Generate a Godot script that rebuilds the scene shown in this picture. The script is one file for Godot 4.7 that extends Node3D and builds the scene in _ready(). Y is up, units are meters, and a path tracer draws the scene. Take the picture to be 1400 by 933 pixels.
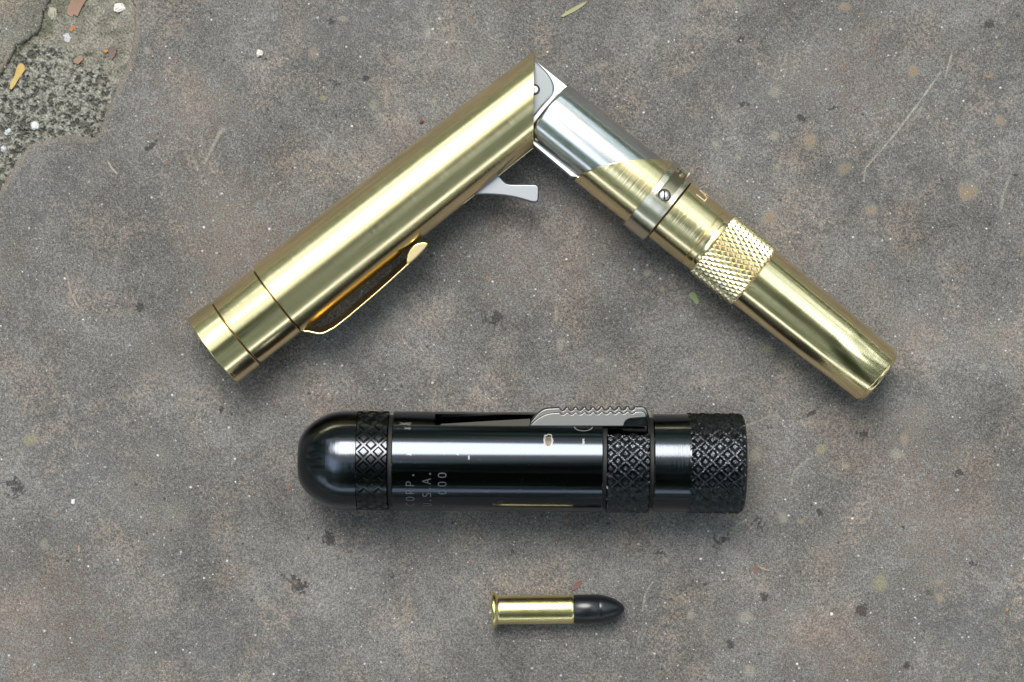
extends Node3D
# All measures below are in "units" of 1/1400 of the picture's width at ground level; U turns them into metres.
const U := 0.0001393
const H := 0.52                     # height of the lens above the paving

var rng := RandomNumberGenerator.new()
var used := {}

# ---------------------------------------------------------------- mesh collecting
class MB:
	var v := PackedVector3Array()
	var n := PackedVector3Array()
	var uv := PackedVector2Array()
	var col := PackedColorArray()
	var idx := PackedInt32Array()
	func tri(a: Vector3, b: Vector3, c: Vector3, na: Vector3, nb: Vector3, nc: Vector3, ua := Vector2.ZERO, ub := Vector2.ZERO, uc := Vector2.ZERO):
		var i := v.size()
		v.append(a); v.append(b); v.append(c)
		n.append(na); n.append(nb); n.append(nc)
		uv.append(ua); uv.append(ub); uv.append(uc)
		if (b - a).cross(c - a).dot(na + nb + nc) > 0.0:
			idx.append(i); idx.append(i + 2); idx.append(i + 1)
		else:
			idx.append(i); idx.append(i + 1); idx.append(i + 2)
	func flat(a: Vector3, b: Vector3, c: Vector3, out: Vector3, ua := Vector2.ZERO, ub := Vector2.ZERO, uc := Vector2.ZERO):
		var f := (b - a).cross(c - a)
		if f.length_squared() < 1e-24: return
		f = f.normalized()
		if f.dot(out) < 0.0: f = -f
		tri(a, b, c, f, f, f, ua, ub, uc)
	func quad(a: Vector3, b: Vector3, c: Vector3, d: Vector3, na: Vector3, nb: Vector3, nc: Vector3, nd: Vector3, ua := Vector2.ZERO, ub := Vector2.ZERO, uc := Vector2.ZERO, ud := Vector2.ZERO):
		tri(a, b, c, na, nb, nc, ua, ub, uc)
		tri(a, c, d, na, nc, nd, ua, uc, ud)
	func fquad(a: Vector3, b: Vector3, c: Vector3, d: Vector3, out: Vector3):
		flat(a, b, c, out); flat(a, c, d, out)
	func mesh() -> ArrayMesh:
		var arr := []
		arr.resize(Mesh.ARRAY_MAX)
		arr[Mesh.ARRAY_VERTEX] = v
		arr[Mesh.ARRAY_NORMAL] = n
		arr[Mesh.ARRAY_TEX_UV] = uv
		if col.size() == v.size() and col.size() > 0: arr[Mesh.ARRAY_COLOR] = col
		arr[Mesh.ARRAY_INDEX] = idx
		var m := ArrayMesh.new()
		m.add_surface_from_arrays(Mesh.PRIMITIVE_TRIANGLES, arr)
		return m

func numbered(called: String) -> String:
	var k: int = used.get(called, 0)
	used[called] = k + 1
	return called if k == 0 else "%s_%03d" % [called, k]

func tag(o: Node, label: String, category: String, group := "", kind := ""):
	if label: o.set_meta("label", label)
	if category: o.set_meta("category", category)
	if group: o.set_meta("group", group)
	if kind: o.set_meta("kind", kind)

func obj(called: String, mb: MB, mat: Material, parent: Node = self) -> MeshInstance3D:
	var o := MeshInstance3D.new()
	var k := 0
	o.name = numbered(called) if parent == self else called
	while parent != self and parent.has_node(NodePath(o.name)):
		k += 1
		o.name = "%s_%03d" % [called, k]
	o.mesh = mb.mesh()
	o.material_override = mat
	parent.add_child(o, true)
	return o

func base(called: String, px: float, py: float, h: float, turn := 0.0) -> Node3D:
	var o := Node3D.new()
	o.name = numbered(called)
	add_child(o, true)
	var k := 1.0 - h * U / H          # things above the paving are nearer to the lens
	o.position = Vector3((px - 700.0) * U * k, 0, (py - 466.5) * U * k)
	o.rotation.y = deg_to_rad(turn)
	return o

# ---------------------------------------------------------------- shapes about an axis: local x along the axis, y up, angle 0 towards +z, 90 degrees up
var K := U                          # metres per unit for the thing being built
var AX := 0.0                       # height of the axis, in units

func on_axis(s: float, r: float, a: float) -> Vector3:
	return Vector3(s, AX + r * sin(a), r * cos(a)) * K

func around(a: float) -> Vector3:
	return Vector3(0, sin(a), cos(a))

func revolve(mb: MB, prof: Array, seg := 160, a0 := 0.0, a1 := TAU):
	var nrm := []
	for i in prof.size() - 1:
		var d: Vector2 = prof[i + 1] - prof[i]
		nrm.append(Vector2(-d.y, d.x).normalized() if d.length() > 0.0 else Vector2(0, 1))
	for i in prof.size() - 1:
		var p: Vector2 = prof[i]
		var q: Vector2 = prof[i + 1]
		var np: Vector2 = nrm[i]
		var nq: Vector2 = nrm[i]
		if i > 0 and nrm[i].dot(nrm[i - 1]) > 0.8: np = (nrm[i] + nrm[i - 1]).normalized()
		if i < nrm.size() - 1 and nrm[i].dot(nrm[i + 1]) > 0.8: nq = (nrm[i] + nrm[i + 1]).normalized()
		for j in seg:
			var a := a0 + (a1 - a0) * j / seg
			var b := a0 + (a1 - a0) * (j + 1) / seg
			var ua := around(a)
			var ub := around(b)
			var ex := Vector3.RIGHT
			mb.quad(on_axis(p.x, p.y, a), on_axis(q.x, q.y, a), on_axis(q.x, q.y, b), on_axis(p.x, p.y, b),
				ex * np.x + ua * np.y, ex * nq.x + ua * nq.y, ex * nq.x + ub * nq.y, ex * np.x + ub * np.y,
				Vector2(p.x / 160.0, a / TAU), Vector2(q.x / 160.0, a / TAU), Vector2(q.x / 160.0, b / TAU), Vector2(p.x / 160.0, b / TAU))

# a surface r = f(s, angle) with flat facets, for knurls and rings with recesses
func field(mb: MB, s0: float, s1: float, ns: int, na: int, f: Callable):   # for a knurl: 12 or 24 steps a pitch both ways, so that cuts fall on edges
	var row := []
	for i in ns + 1:
		var s := s0 + (s1 - s0) * i / ns
		var line := PackedVector3Array()
		for j in na + 1:
			var a := TAU * j / na
			line.append(on_axis(s, f.call(s, a), a))
		row.append(line)
	for i in ns:
		for j in na:
			var out := around(TAU * (j + 0.5) / na)
			if (i + j) % 2 == 0:
				mb.flat(row[i][j], row[i + 1][j], row[i + 1][j + 1], out)
				mb.flat(row[i][j], row[i + 1][j + 1], row[i][j + 1], out)
			else:
				mb.flat(row[i][j], row[i + 1][j], row[i][j + 1], out)
				mb.flat(row[i + 1][j], row[i + 1][j + 1], row[i][j + 1], out)

func knurl(s: float, a: float, count: float, period: float, clip: float, flat_cut := 1.0 / 6.0) -> float:
	var u := fposmod(a * count / TAU + s / period, 1.0)
	var w := fposmod(a * count / TAU - s / period, 1.0)
	var d := 1.0 - maxf(absf(u - 0.5), absf(w - 0.5)) * 2.0
	return clampf((d - flat_cut) / (clip - flat_cut), 0.0, 1.0)   # narrow flat cuts, sloping sides, flat worn tips

# part of a tube between two angles, with its end walls
func shell(mb: MB, s0: float, s1: float, a0: float, a1: float, r: float, seg := 120):
	revolve(mb, [Vector2(s0, r), Vector2(s1, r)], seg, a0, a1)

# an outline (x along, y across) with height and rounded edges; o points are (x, z)
func prism(mb: MB, pts: PackedVector2Array, y0: float, y1: float, bevel := 0.0, smooth := false, tall := 1.0):
	if not Geometry2D.is_polygon_clockwise(pts): pts.reverse()
	var n := pts.size()
	var nn := PackedVector2Array()
	for i in n:
		var d: Vector2 = ((pts[i] - pts[(i + n - 1) % n]).normalized() + (pts[(i + 1) % n] - pts[i]).normalized()).normalized()
		nn.append(Vector2(d.y, -d.x))
	var probe := pts[0] + nn[0] * 0.01
	var sgn := -1.0 if Geometry2D.is_point_in_polygon(probe, pts) else 1.0
	for i in n: nn[i] = nn[i] * sgn
	var rings := []                  # [inset, height]
	if bevel > 0.0:
		for q in 4: rings.append([bevel * (1.0 - sin(q * PI / 6.0)), y1 - bevel * tall * (1.0 - cos(q * PI / 6.0))])
		for q in 4: rings.append([bevel * (1.0 - cos(q * PI / 6.0)), y0 + bevel * tall * (1.0 - sin(q * PI / 6.0))])
	else:
		rings = [[0.0, y1], [0.0, y0]]
	var tri := Geometry2D.triangulate_polygon(pts)
	for e in [0, rings.size() - 1]:
		var up := Vector3.UP if e == 0 else Vector3.DOWN
		for i in range(0, tri.size(), 3):
			var q := []
			for c in 3:
				var p: Vector2 = pts[tri[i + c]] - nn[tri[i + c]] * rings[e][0]
				q.append(Vector3(p.x, rings[e][1], p.y) * K)
			mb.tri(q[0], q[1], q[2], up, up, up, Vector2(q[0].x, q[0].z) * 100, Vector2(q[1].x, q[1].z) * 100, Vector2(q[2].x, q[2].z) * 100)
	for e in rings.size() - 1:
		for i in n:
			var j := (i + 1) % n
			var P := []
			var N := []
			for w in [[i, e], [j, e], [j, e + 1], [i, e + 1]]:
				var p: Vector2 = pts[w[0]] - nn[w[0]] * rings[w[1]][0]
				P.append(Vector3(p.x, rings[w[1]][1], p.y) * K)
				var tilt := 0.0
				if bevel > 0.0:
					tilt = (1.0 if w[1] < 4 else -1.0) * sin(atan2(cos(w[1] * PI / 6.0), tall * sin(w[1] * PI / 6.0)) if w[1] < 4 else atan2(sin((w[1] - 4) * PI / 6.0), tall * cos((w[1] - 4) * PI / 6.0)))
				N.append((Vector3(nn[w[0]].x, 0, nn[w[0]].y) * sqrt(1.0 - tilt * tilt) + Vector3.UP * tilt).normalized())
			if smooth or bevel > 0.0: mb.quad(P[0], P[1], P[2], P[3], N[0], N[1], N[2], N[3])
			else: mb.fquad(P[0], P[1], P[2], P[3], N[0] + N[1])

func local_pts(px: Array, at: Vector2, deg: float) -> PackedVector2Array:
	# points of the plan, turned into a thing's own axes
	var out := PackedVector2Array()
	var c := cos(deg_to_rad(deg))
	var s := sin(deg_to_rad(deg))
	for i in range(0, px.size(), 2):
		var d := Vector2(px[i], px[i + 1]) - at
		out.append(Vector2(d.x * c - d.y * s, d.x * s + d.y * c))
	return out

# lettering bent round the axis: it starts at station s and angle a; along = direction of reading (+1 / -1 round the axis)
func lettering(mb: MB, text: String, s: float, r: float, a: float, size: float, along: float, up: float):
	var tm := TextMesh.new()
	var f := SystemFont.new()
	f.font_names = PackedStringArray(["Droid Sans Mono"])
	tm.font = f
	tm.text = text
	tm.font_size = 64
	tm.pixel_size = 1.0 / 46.0
	tm.depth = 0.0
	tm.curve_step = 3.0
	tm.horizontal_alignment = HORIZONTAL_ALIGNMENT_LEFT
	tm.vertical_alignment = VERTICAL_ALIGNMENT_BOTTOM
	var arr := tm.get_mesh_arrays()
	var vs: PackedVector3Array = arr[Mesh.ARRAY_VERTEX]
	var ix: PackedInt32Array = arr[Mesh.ARRAY_INDEX]
	for i in range(0, ix.size(), 3):
		var q := []
		var m := []
		for c in 3:
			var p: Vector3 = vs[ix[i + c]]
			var ang := a + along * p.x * size / r
			q.append(on_axis(s + up * p.y * size, r, ang))
			m.append(around(ang))
		mb.tri(q[0], q[1], q[2], m[0], m[1], m[2])

# ---------------------------------------------------------------- materials
func lin(r: float, g: float, b: float) -> Color:
	return Color(r, g, b).linear_to_srgb()

func metal(c: Color, rough: float, lines: Texture2D = null, strength := 0.0, scale := Vector3.ONE) -> StandardMaterial3D:
	var m := StandardMaterial3D.new()
	m.albedo_color = c
	m.metallic = 1.0
	m.roughness = rough
	if lines:
		m.normal_enabled = true
		m.normal_texture = lines
		m.normal_scale = strength
		m.uv1_scale = scale
	if rough < 0.26 and lines:
		m.roughness_texture = smudges()
		m.roughness = rough * 1.12
	return m

var smudge: NoiseTexture2D
func smudges() -> NoiseTexture2D:
	if smudge: return smudge
	smudge = NoiseTexture2D.new()
	var f := FastNoiseLite.new()
	f.seed = 41
	f.frequency = 0.012
	f.fractal_octaves = 5
	smudge.noise = f
	smudge.width = 512
	smudge.height = 512
	smudge.seamless = true
	var ramp := Gradient.new()
	ramp.set_color(0, Color(0.78, 0.78, 0.78))
	ramp.set_color(1, Color(1, 1, 1))
	smudge.color_ramp = ramp
	return smudge

func dull(c: Color, rough := 0.8) -> StandardMaterial3D:
	var m := StandardMaterial3D.new()
	m.albedo_color = c
	m.roughness = rough
	return m

# turning marks: fine rings round the axis, broken here and there
func turned_lines(seed_: int, wide: int) -> ImageTexture:
	var r := RandomNumberGenerator.new()
	r.seed = seed_
	var w := 1024
	var h := 64
	var g := PackedFloat32Array()
	g.resize(w * h)
	for x in w:
		var d := r.randf_range(-1, 1)
		var ph := r.randf() * TAU
		for y in h:
			g[y * w + x] = d * (0.7 + 0.5 * sin(TAU * y / h * wide + ph))
	var im := Image.create(w, h, false, Image.FORMAT_RGB8)
	for y in h:
		for x in w:
			var dx := (g[y * w + (x + 1) % w] - g[y * w + (x + w - 1) % w]) * 0.5
			var nrm := Vector3(-dx, 0, 1.0).normalized()
			im.set_pixel(x, y, Color(nrm.x * 0.5 + 0.5, 0.5, nrm.z * 0.5 + 0.5))
	return ImageTexture.create_from_image(im)

# ---------------------------------------------------------------- the stone's surface
const TW := 2048
const TH := 1365
var stone := PackedByteArray()

func noise(seed_: int, freq: float, oct: int, type := FastNoiseLite.TYPE_SIMPLEX_SMOOTH) -> PackedByteArray:
	var f := FastNoiseLite.new()
	f.seed = seed_
	f.noise_type = type
	f.frequency = freq
	f.fractal_octaves = oct
	f.fractal_type = FastNoiseLite.FRACTAL_FBM if oct > 1 else FastNoiseLite.FRACTAL_NONE
	return f.get_image(TW, TH, false, false, false).get_data() if oct == 0 else f.get_image(TW, TH).get_data()

func blot(x: float, y: float, rx: float, ry: float, c: Color, amount: float, turn := 0.0, ragged := 0.6):
	var q := TW / 1580.0
	var cx := (x + 90.0) * q
	var cy := (y + 60.0) * q
	var reach := int(maxf(rx, ry) * q * 1.7) + 1
	var co := cos(turn)
	var si := sin(turn)
	for j in range(maxi(0, int(cy) - reach), mini(TH, int(cy) + reach + 1)):
		for i in range(maxi(0, int(cx) - reach), mini(TW, int(cx) + reach + 1)):
			var dx := (i - cx) / q
			var dy := (j - cy) / q
			var u := (dx * co + dy * si) / rx
			var w := (-dx * si + dy * co) / ry
			var d := sqrt(u * u + w * w) + (rough_a[j * TW + i] / 255.0 - 0.5) * ragged * 2.0 + (rough_b[j * TW + i] / 255.0 - 0.5) * ragged * 1.2
			var k := clampf((1.0 - d) * 2.0, 0.0, 1.0) * amount
			if k <= 0.003: continue
			var o := (j * TW + i) * 3
			var g := (grain[j * TW + i] - 128) * 0.22
			stone[o] = clampi(int(lerpf(stone[o], c.r * 255.0 + g, k)), 0, 255)
			stone[o + 1] = clampi(int(lerpf(stone[o + 1], c.g * 255.0 + g, k)), 0, 255)
			stone[o + 2] = clampi(int(lerpf(stone[o + 2], c.b * 255.0 + g, k)), 0, 255)

func stroke(pts: Array, wide: float, c: Color, amount: float):
	for i in range(0, pts.size() - 2, 2):
		var a := Vector2(pts[i], pts[i + 1])
		var b := Vector2(pts[i + 2], pts[i + 3])
		var n := int(a.distance_to(b) / (wide * 0.8)) + 1
		for k in n:
			var p := a.lerp(b, float(k) / n)
			blot(p.x, p.y, wide, wide * rng.randf_range(0.6, 1.3), c, amount * rng.randf_range(0.4, 1.0), 0.0, 0.5)

var grain: PackedByteArray
var rough_a: PackedByteArray
var rough_b: PackedByteArray

func stone_material() -> StandardMaterial3D:
	grain = noise(3, 0.34, 2)
	rough_a = noise(5, 0.035, 3)
	rough_b = noise(8, 0.13, 2)
	var wide := noise(11, 0.0035, 4)
	var warm := noise(17, 0.006, 4)
	var veil := noise(23, 0.012, 3)
	stone.resize(TW * TH * 3)
	var high := PackedByteArray()
	high.resize(TW * TH)
	for i in TW * TH:
		var g := grain[i] - 128
		var l := 104.0 + g * 0.20 + g * absf(g) * 0.0026 + (rough_b[i] - 128) * 0.16 + (wide[i] - 128) * 0.11 + (veil[i] - 128) * 0.05 + (rough_a[i] - 128) * 0.07
		var w := clampf((warm[i] - 118) / 90.0, 0.0, 1.0) * clampf((rough_b[i] + rough_a[i] * 0.7 - 150) / 110.0, 0.0, 1.0)
		stone[i * 3] = clampi(int(l + 1.6 + w * 14.5), 0, 255)
		stone[i * 3 + 1] = clampi(int(l - 0.5 + w * 7.5), 0, 255)
		stone[i * 3 + 2] = clampi(int(l - 2.6 + w * 2.0), 0, 255)
		high[i] = clampi(128 + int(g * 0.55 + (rough_b[i] - 128) * 0.35), 0, 255)
	var tan_ := Color(0.54, 0.51, 0.46)
	var orange := Color(0.53, 0.45, 0.36)
	var pale := Color(0.60, 0.58, 0.53)
	var cream := Color(0.56, 0.54, 0.42)
	var dark := Color(0.20, 0.19, 0.19)
	var rosy := Color(0.50, 0.42, 0.38)
	# broad tones
	for b in [[330, 330, 90, 70, 0.5], [720, 350, 110, 60, 0.4], [60, 850, 110, 90, 0.5], [1140, 880, 130, 60, 0.5], [1290, 700, 90, 80, 0.5],
			[250, 160, 60, 60, 0.4], [1180, 110, 90, 60, 0.4], [1010, 640, 60, 50, 0.35], [450, 560, 120, 30, 0.3], [690, 640, 90, 80, 0.3], [820, 290, 60, 30, 0.4], [560, 200, 60, 40, 0.3], [1200, 600, 90, 60, 0.3]]:
		blot(b[0], b[1], b[2], b[3], rosy, b[4] * 0.5, 0.3, 0.9)
	for b in [[480, 40, 130, 50, 0.4], [130, 620, 110, 70, 0.35], [1040, 130, 90, 50, 0.3], [1330, 880, 110, 80, 0.35], [250, 260, 50, 70, 0.3], [330, 880, 120, 60, 0.3], [60, 260, 60, 40, 0.35], [1290, 170, 90, 70, 0.25]]:
		blot(b[0], b[1], b[2], b[3], Color(0.355, 0.36, 0.365), b[4] * 0.8, -0.3, 0.9)
	# lichen and lime spots
	for b in [[1107, 193, 10, 10], [1154, 230, 11, 9], [1051, 297, 12, 12], [1323, 262, 15, 15], [1366, 165, 8, 7], [1190, 286, 9, 8], [1249, 96, 8, 7], [1286, 818, 6, 6], [1284, 795, 7, 4], [1236, 603, 5, 9], [428, 72, 8, 9], [1154, 8, 9, 6]]:
		blot(b[0], b[1], b[2] * 1.15, b[3] * 1.15, tan_, 0.75)
		blot(b[0] + 1, b[1] + 1, b[2] * 0.7, b[3] * 0.7, orange, 0.7)
	for b in [[1058, 185, 8, 7], [1059, 125, 10, 8], [1031, 620, 11, 12], [1227, 620, 14, 9], [1156, 637, 7, 6], [1071, 706, 8, 8], [1019, 843, 11, 10], [1025, 919, 11, 9], [584, 45, 6, 9], [510, 145, 6, 10], [528, 131, 4, 14], [885, 373, 7, 6], [978, 197, 7, 6], [1009, 215, 5, 6], [252, 96, 3, 9], [305, 176, 8, 6], [230, 45, 4, 5], [200, 68, 5, 6], [468, 25, 7, 4], [766, 470, 5, 12], [760, 430, 3, 12], [820, 492, 10, 4], [60, 745, 7, 9], [240, 700, 22, 26], [215, 620, 26, 20], [1345, 500, 8, 7], [862, 640, 6, 6], [945, 840, 6, 8], [1120, 470, 8, 6]]:
		blot(b[0], b[1], b[2], b[3], pale, 0.55 if b[2] < 15 else 0.22)
	for b in [[1122, 614, 9, 9], [1202, 797, 15, 13], [592, 139, 5, 5], [442, 134, 5, 4], [42, 600, 12, 9], [1365, 60, 4, 4], [1290, 141, 3, 3], [905, 395, 3, 3], [1062, 228, 5, 5], [1095, 712, 6, 5], [1048, 475, 10, 8]]:
		blot(b[0], b[1], b[2], b[3], cream, 0.6)
	# dark pits
	for b in [[450, 735, 11, 9], [405, 798, 10, 13], [678, 434, 12, 10], [18, 666, 11, 9], [1036, 715, 9, 8], [1181, 593, 6, 6], [1311, 645, 8, 5], [1269, 809, 5, 5], [1177, 835, 7, 9], [1046, 814, 7, 8], [1328, 771, 9, 5], [1109, 565, 4, 7], [1055, 584, 4, 4], [45, 737, 4, 4], [92, 766, 4, 5], [1010, 55, 6, 4], [1015, 143, 4, 6], [1140, 147, 5, 4], [1092, 160, 5, 7], [1352, 34, 5, 6], [460, 640, 4, 5], [540, 790, 4, 5], [700, 755, 5, 4], [1235, 720, 4, 4], [985, 740, 10, 7], [1000, 880, 6, 5], [300, 560, 5, 4], [190, 420, 5, 5], [450, 30, 6, 5], [460, 112, 7, 6], [205, 200, 4, 8], [500, 108, 4, 8], [590, 350, 4, 4], [905, 755, 7, 6], [1120, 700, 5, 4], [1240, 910, 5, 4], [1248, 915, 4, 4]]:
		blot(b[0], b[1], b[2], b[3], dark, 0.62, rng.randf() * 3.0, 1.1)
	# scratches
	stroke([1286, 98, 1254, 143, 1222, 185, 1200, 210, 1183, 230, 1180, 254], 1.9, Color(0.62, 0.61, 0.57), 0.8)
	stroke([1262, 145, 1238, 177], 3.0, pale, 0.4)
	stroke([1301, 75, 1292, 106], 1.8, pale, 0.7)
	stroke([1381, 240, 1372, 262, 1368, 290], 2.6, pale, 0.6)
	stroke([301, 178, 290, 200, 280, 221], 3.0, pale, 0.7)
	stroke([90, 372, 96, 400, 107, 421], 1.3, Color(0.62, 0.58, 0.52), 0.8)
	stroke([1105, 626, 1085, 645, 1081, 665], 2.0, pale, 0.6)
	stroke([1000, 590, 1060, 566], 1.6, pale, 0.45)
	stroke([1000, 722, 1020, 710], 1.6, pale, 0.6)
	stroke([878, 835, 882, 812, 890, 798], 1.8, pale, 0.55)
	stroke([1215, 818, 1216, 850, 1214, 875], 2.0, Color(0.5, 0.51, 0.51), 0.5)
	stroke([590, 52, 640, 57], 1.2, pale, 0.5)
	stroke([665, 48, 682, 57], 1.3, pale, 0.6)
	stroke([1020, 60, 1040, 75, 1052, 78], 1.2, pale, 0.3)
	# worn tan edge of the slab
	for i in range(0, EDGE.size() - 2, 2):
		stroke([EDGE[i] + 3, EDGE[i + 1] + 3, EDGE[i + 2] + 3, EDGE[i + 3] + 3], 5.0, Color(0.53, 0.48, 0.43), 0.4)
	# faint scuffs and pale bloom
	for i in 70:
		var x := rng.randf_range(-60, 1460)
		var y := rng.randf_range(-40, 970)
		var t := rng.randf() * TAU
		var l := rng.randf_range(6, 34)
		stroke([x, y, x + cos(t) * l, y + sin(t) * l], rng.randf_range(0.9, 1.8), Color(0.52, 0.51, 0.48), rng.randf_range(0.15, 0.45))
	for i in 110:
		var r_ := rng.randf_range(8, 42)
		blot(rng.randf_range(-60, 1460), rng.randf_range(-40, 970), r_, r_ * rng.randf_range(0.5, 1.2), Color(0.50, 0.47, 0.43) if i % 3 else Color(0.33, 0.33, 0.33), rng.randf_range(0.10, 0.32), rng.randf() * 3.0, 1.0)
	# glittering grains of quartz
	for i in 2600:
		var x := rng.randf_range(-60, 1460)
		var y := rng.randf_range(-40, 970)
		var big := pow(rng.randf(), 6.0)
		var l := rng.randf_range(0.55, 0.95)
		blot(x, y, 0.9 + 1.5 * big, 0.9 + 1.1 * big, Color(l, l, l * 1.03), 0.85, 0.0, 0.1)
	for i in 220:
		blot(rng.randf_range(-60, 1460), rng.randf_range(-40, 970), rng.randf_range(1.2, 2.6), rng.randf_range(1.0, 2.2), Color(0.2, 0.19, 0.19), 0.7, 0.0, 0.4)
	for i in 420:
		blot(rng.randf_range(-60, 1460), rng.randf_range(-40, 970), rng.randf_range(1.5, 4), rng.randf_range(1.5, 3.5), Color(0.58, 0.47, 0.40), 0.5, 0.0, 0.5)
	var m := StandardMaterial3D.new()
	var face := Image.create_from_data(TW, TH, false, Image.FORMAT_RGB8, stone)
	face.adjust_bcs(0.96, 1.0, 1.0)
	m.albedo_texture = ImageTexture.create_from_image(face)
	m.roughness = 0.82
	m.metallic_specular = 0.35
	m.heightmap_enabled = true
	m.heightmap_texture = ImageTexture.create_from_image(Image.create_from_data(TW, TH, false, Image.FORMAT_L8, high))
	m.heightmap_scale = 0.03
	return m

const EDGE := [181, -40, 180, 0, 184, 17, 183, 40, 181, 53, 176, 80, 170, 96, 163, 109, 157, 124, 151, 138, 141, 162, 131, 186, 118, 189, 106, 186, 94, 184, 80, 186, 63, 190, 54, 193, 40, 197, 31, 208, 21, 223, 11, 238, 4, 251, -12, 275, -40, 320]
const EDGE2 := [72, -40, 68, 0, 62, 10, 58, 18, 54, 38, 47, 47, 38, 54, 22, 62, 15, 76, 10, 86, 4, 97, -8, 112, -40, 150]

func slab(called: String, outline: PackedVector2Array, mat: Material, parent: Node) -> MeshInstance3D:
	# outline in units; the top is flat at height 0, the rim rounded, the side 30 mm deep
	var ragged := FastNoiseLite.new()
	ragged.seed = 2
	ragged.frequency = 0.12
	var mb := MB.new()
	var pts := PackedVector2Array()
	var n0 := outline.size()
	for i in n0:                     # break long straight runs into small uneven steps
		var a := outline[i]
		var b := outline[(i + 1) % n0]
		var near := a.length() < 900.0 and b.length() < 900.0
		var k := maxi(1, int(a.distance_to(b) / 4.0)) if near else 1
		for q in k:
			var p := a.lerp(b, float(q) / k)
			p += Vector2(rng.randf_range(-0.9, 0.9) + 3.4 * ragged.get_noise_2d(p.x, p.y), rng.randf_range(-0.9, 0.9) + 3.4 * ragged.get_noise_2d(p.x + 300, p.y))
			pts.append(p)
	var n := pts.size()
	var nn := PackedVector2Array()
	for i in n:
		var d: Vector2 = ((pts[i] - pts[(i + n - 1) % n]).normalized() + (pts[(i + 1) % n] - pts[i]).normalized()).normalized()
		nn.append(Vector2(d.y, -d.x))
	var sgn := -1.0 if Geometry2D.is_point_in_polygon(pts[3] + nn[3] * 0.05, pts) else 1.0
	for i in n: nn[i] *= sgn
	var steps := [[4.0, 0.0, 1.0], [1.6, -0.9, 0.75], [0.3, -3.0, 0.35], [0.0, -6.0, 0.0], [0.0, -200.0, 0.0]]
	var top := PackedVector2Array()
	for i in n: top.append(pts[i] - nn[i] * 4.0)
	var tri := Geometry2D.triangulate_polygon(top)
	if tri.is_empty(): print("slab outline did not triangulate")
	var pos := func(p: Vector2, y: float) -> Vector3: return Vector3((p.x - 700.0) * U, y * U, (p.y - 466.5) * U)
	var tx := func(p: Vector2) -> Vector2: return Vector2((p.x + 90.0) / 1580.0, (p.y + 60.0) / 1053.5)
	for i in range(0, tri.size(), 3):
		var a := top[tri[i]]
		var b := top[tri[i + 1]]
		var c := top[tri[i + 2]]
		mb.tri(pos.call(a, 0.0), pos.call(b, 0.0), pos.call(c, 0.0), Vector3.UP, Vector3.UP, Vector3.UP, tx.call(a), tx.call(b), tx.call(c))
	for e in steps.size() - 1:
		for i in n:
			var j := (i + 1) % n
			var P := []
			var N := []
			var T := []
			for w in [[i, e], [j, e], [j, e + 1], [i, e + 1]]:
				var st: Array = steps[w[1]]
				var p: Vector2 = pts[w[0]] - nn[w[0]] * st[0]
				P.append(pos.call(p, st[1]))
				N.append((Vector3(nn[w[0]].x, 0, nn[w[0]].y) * sqrt(1.0 - st[2] * st[2]) + Vector3.UP * st[2]).normalized())
				T.append(tx.call(p))
			mb.quad(P[0], P[1], P[2], P[3], N[0], N[1], N[2], N[3], T[0], T[1], T[2], T[3])
	return obj(called, mb, mat, parent)

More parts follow.
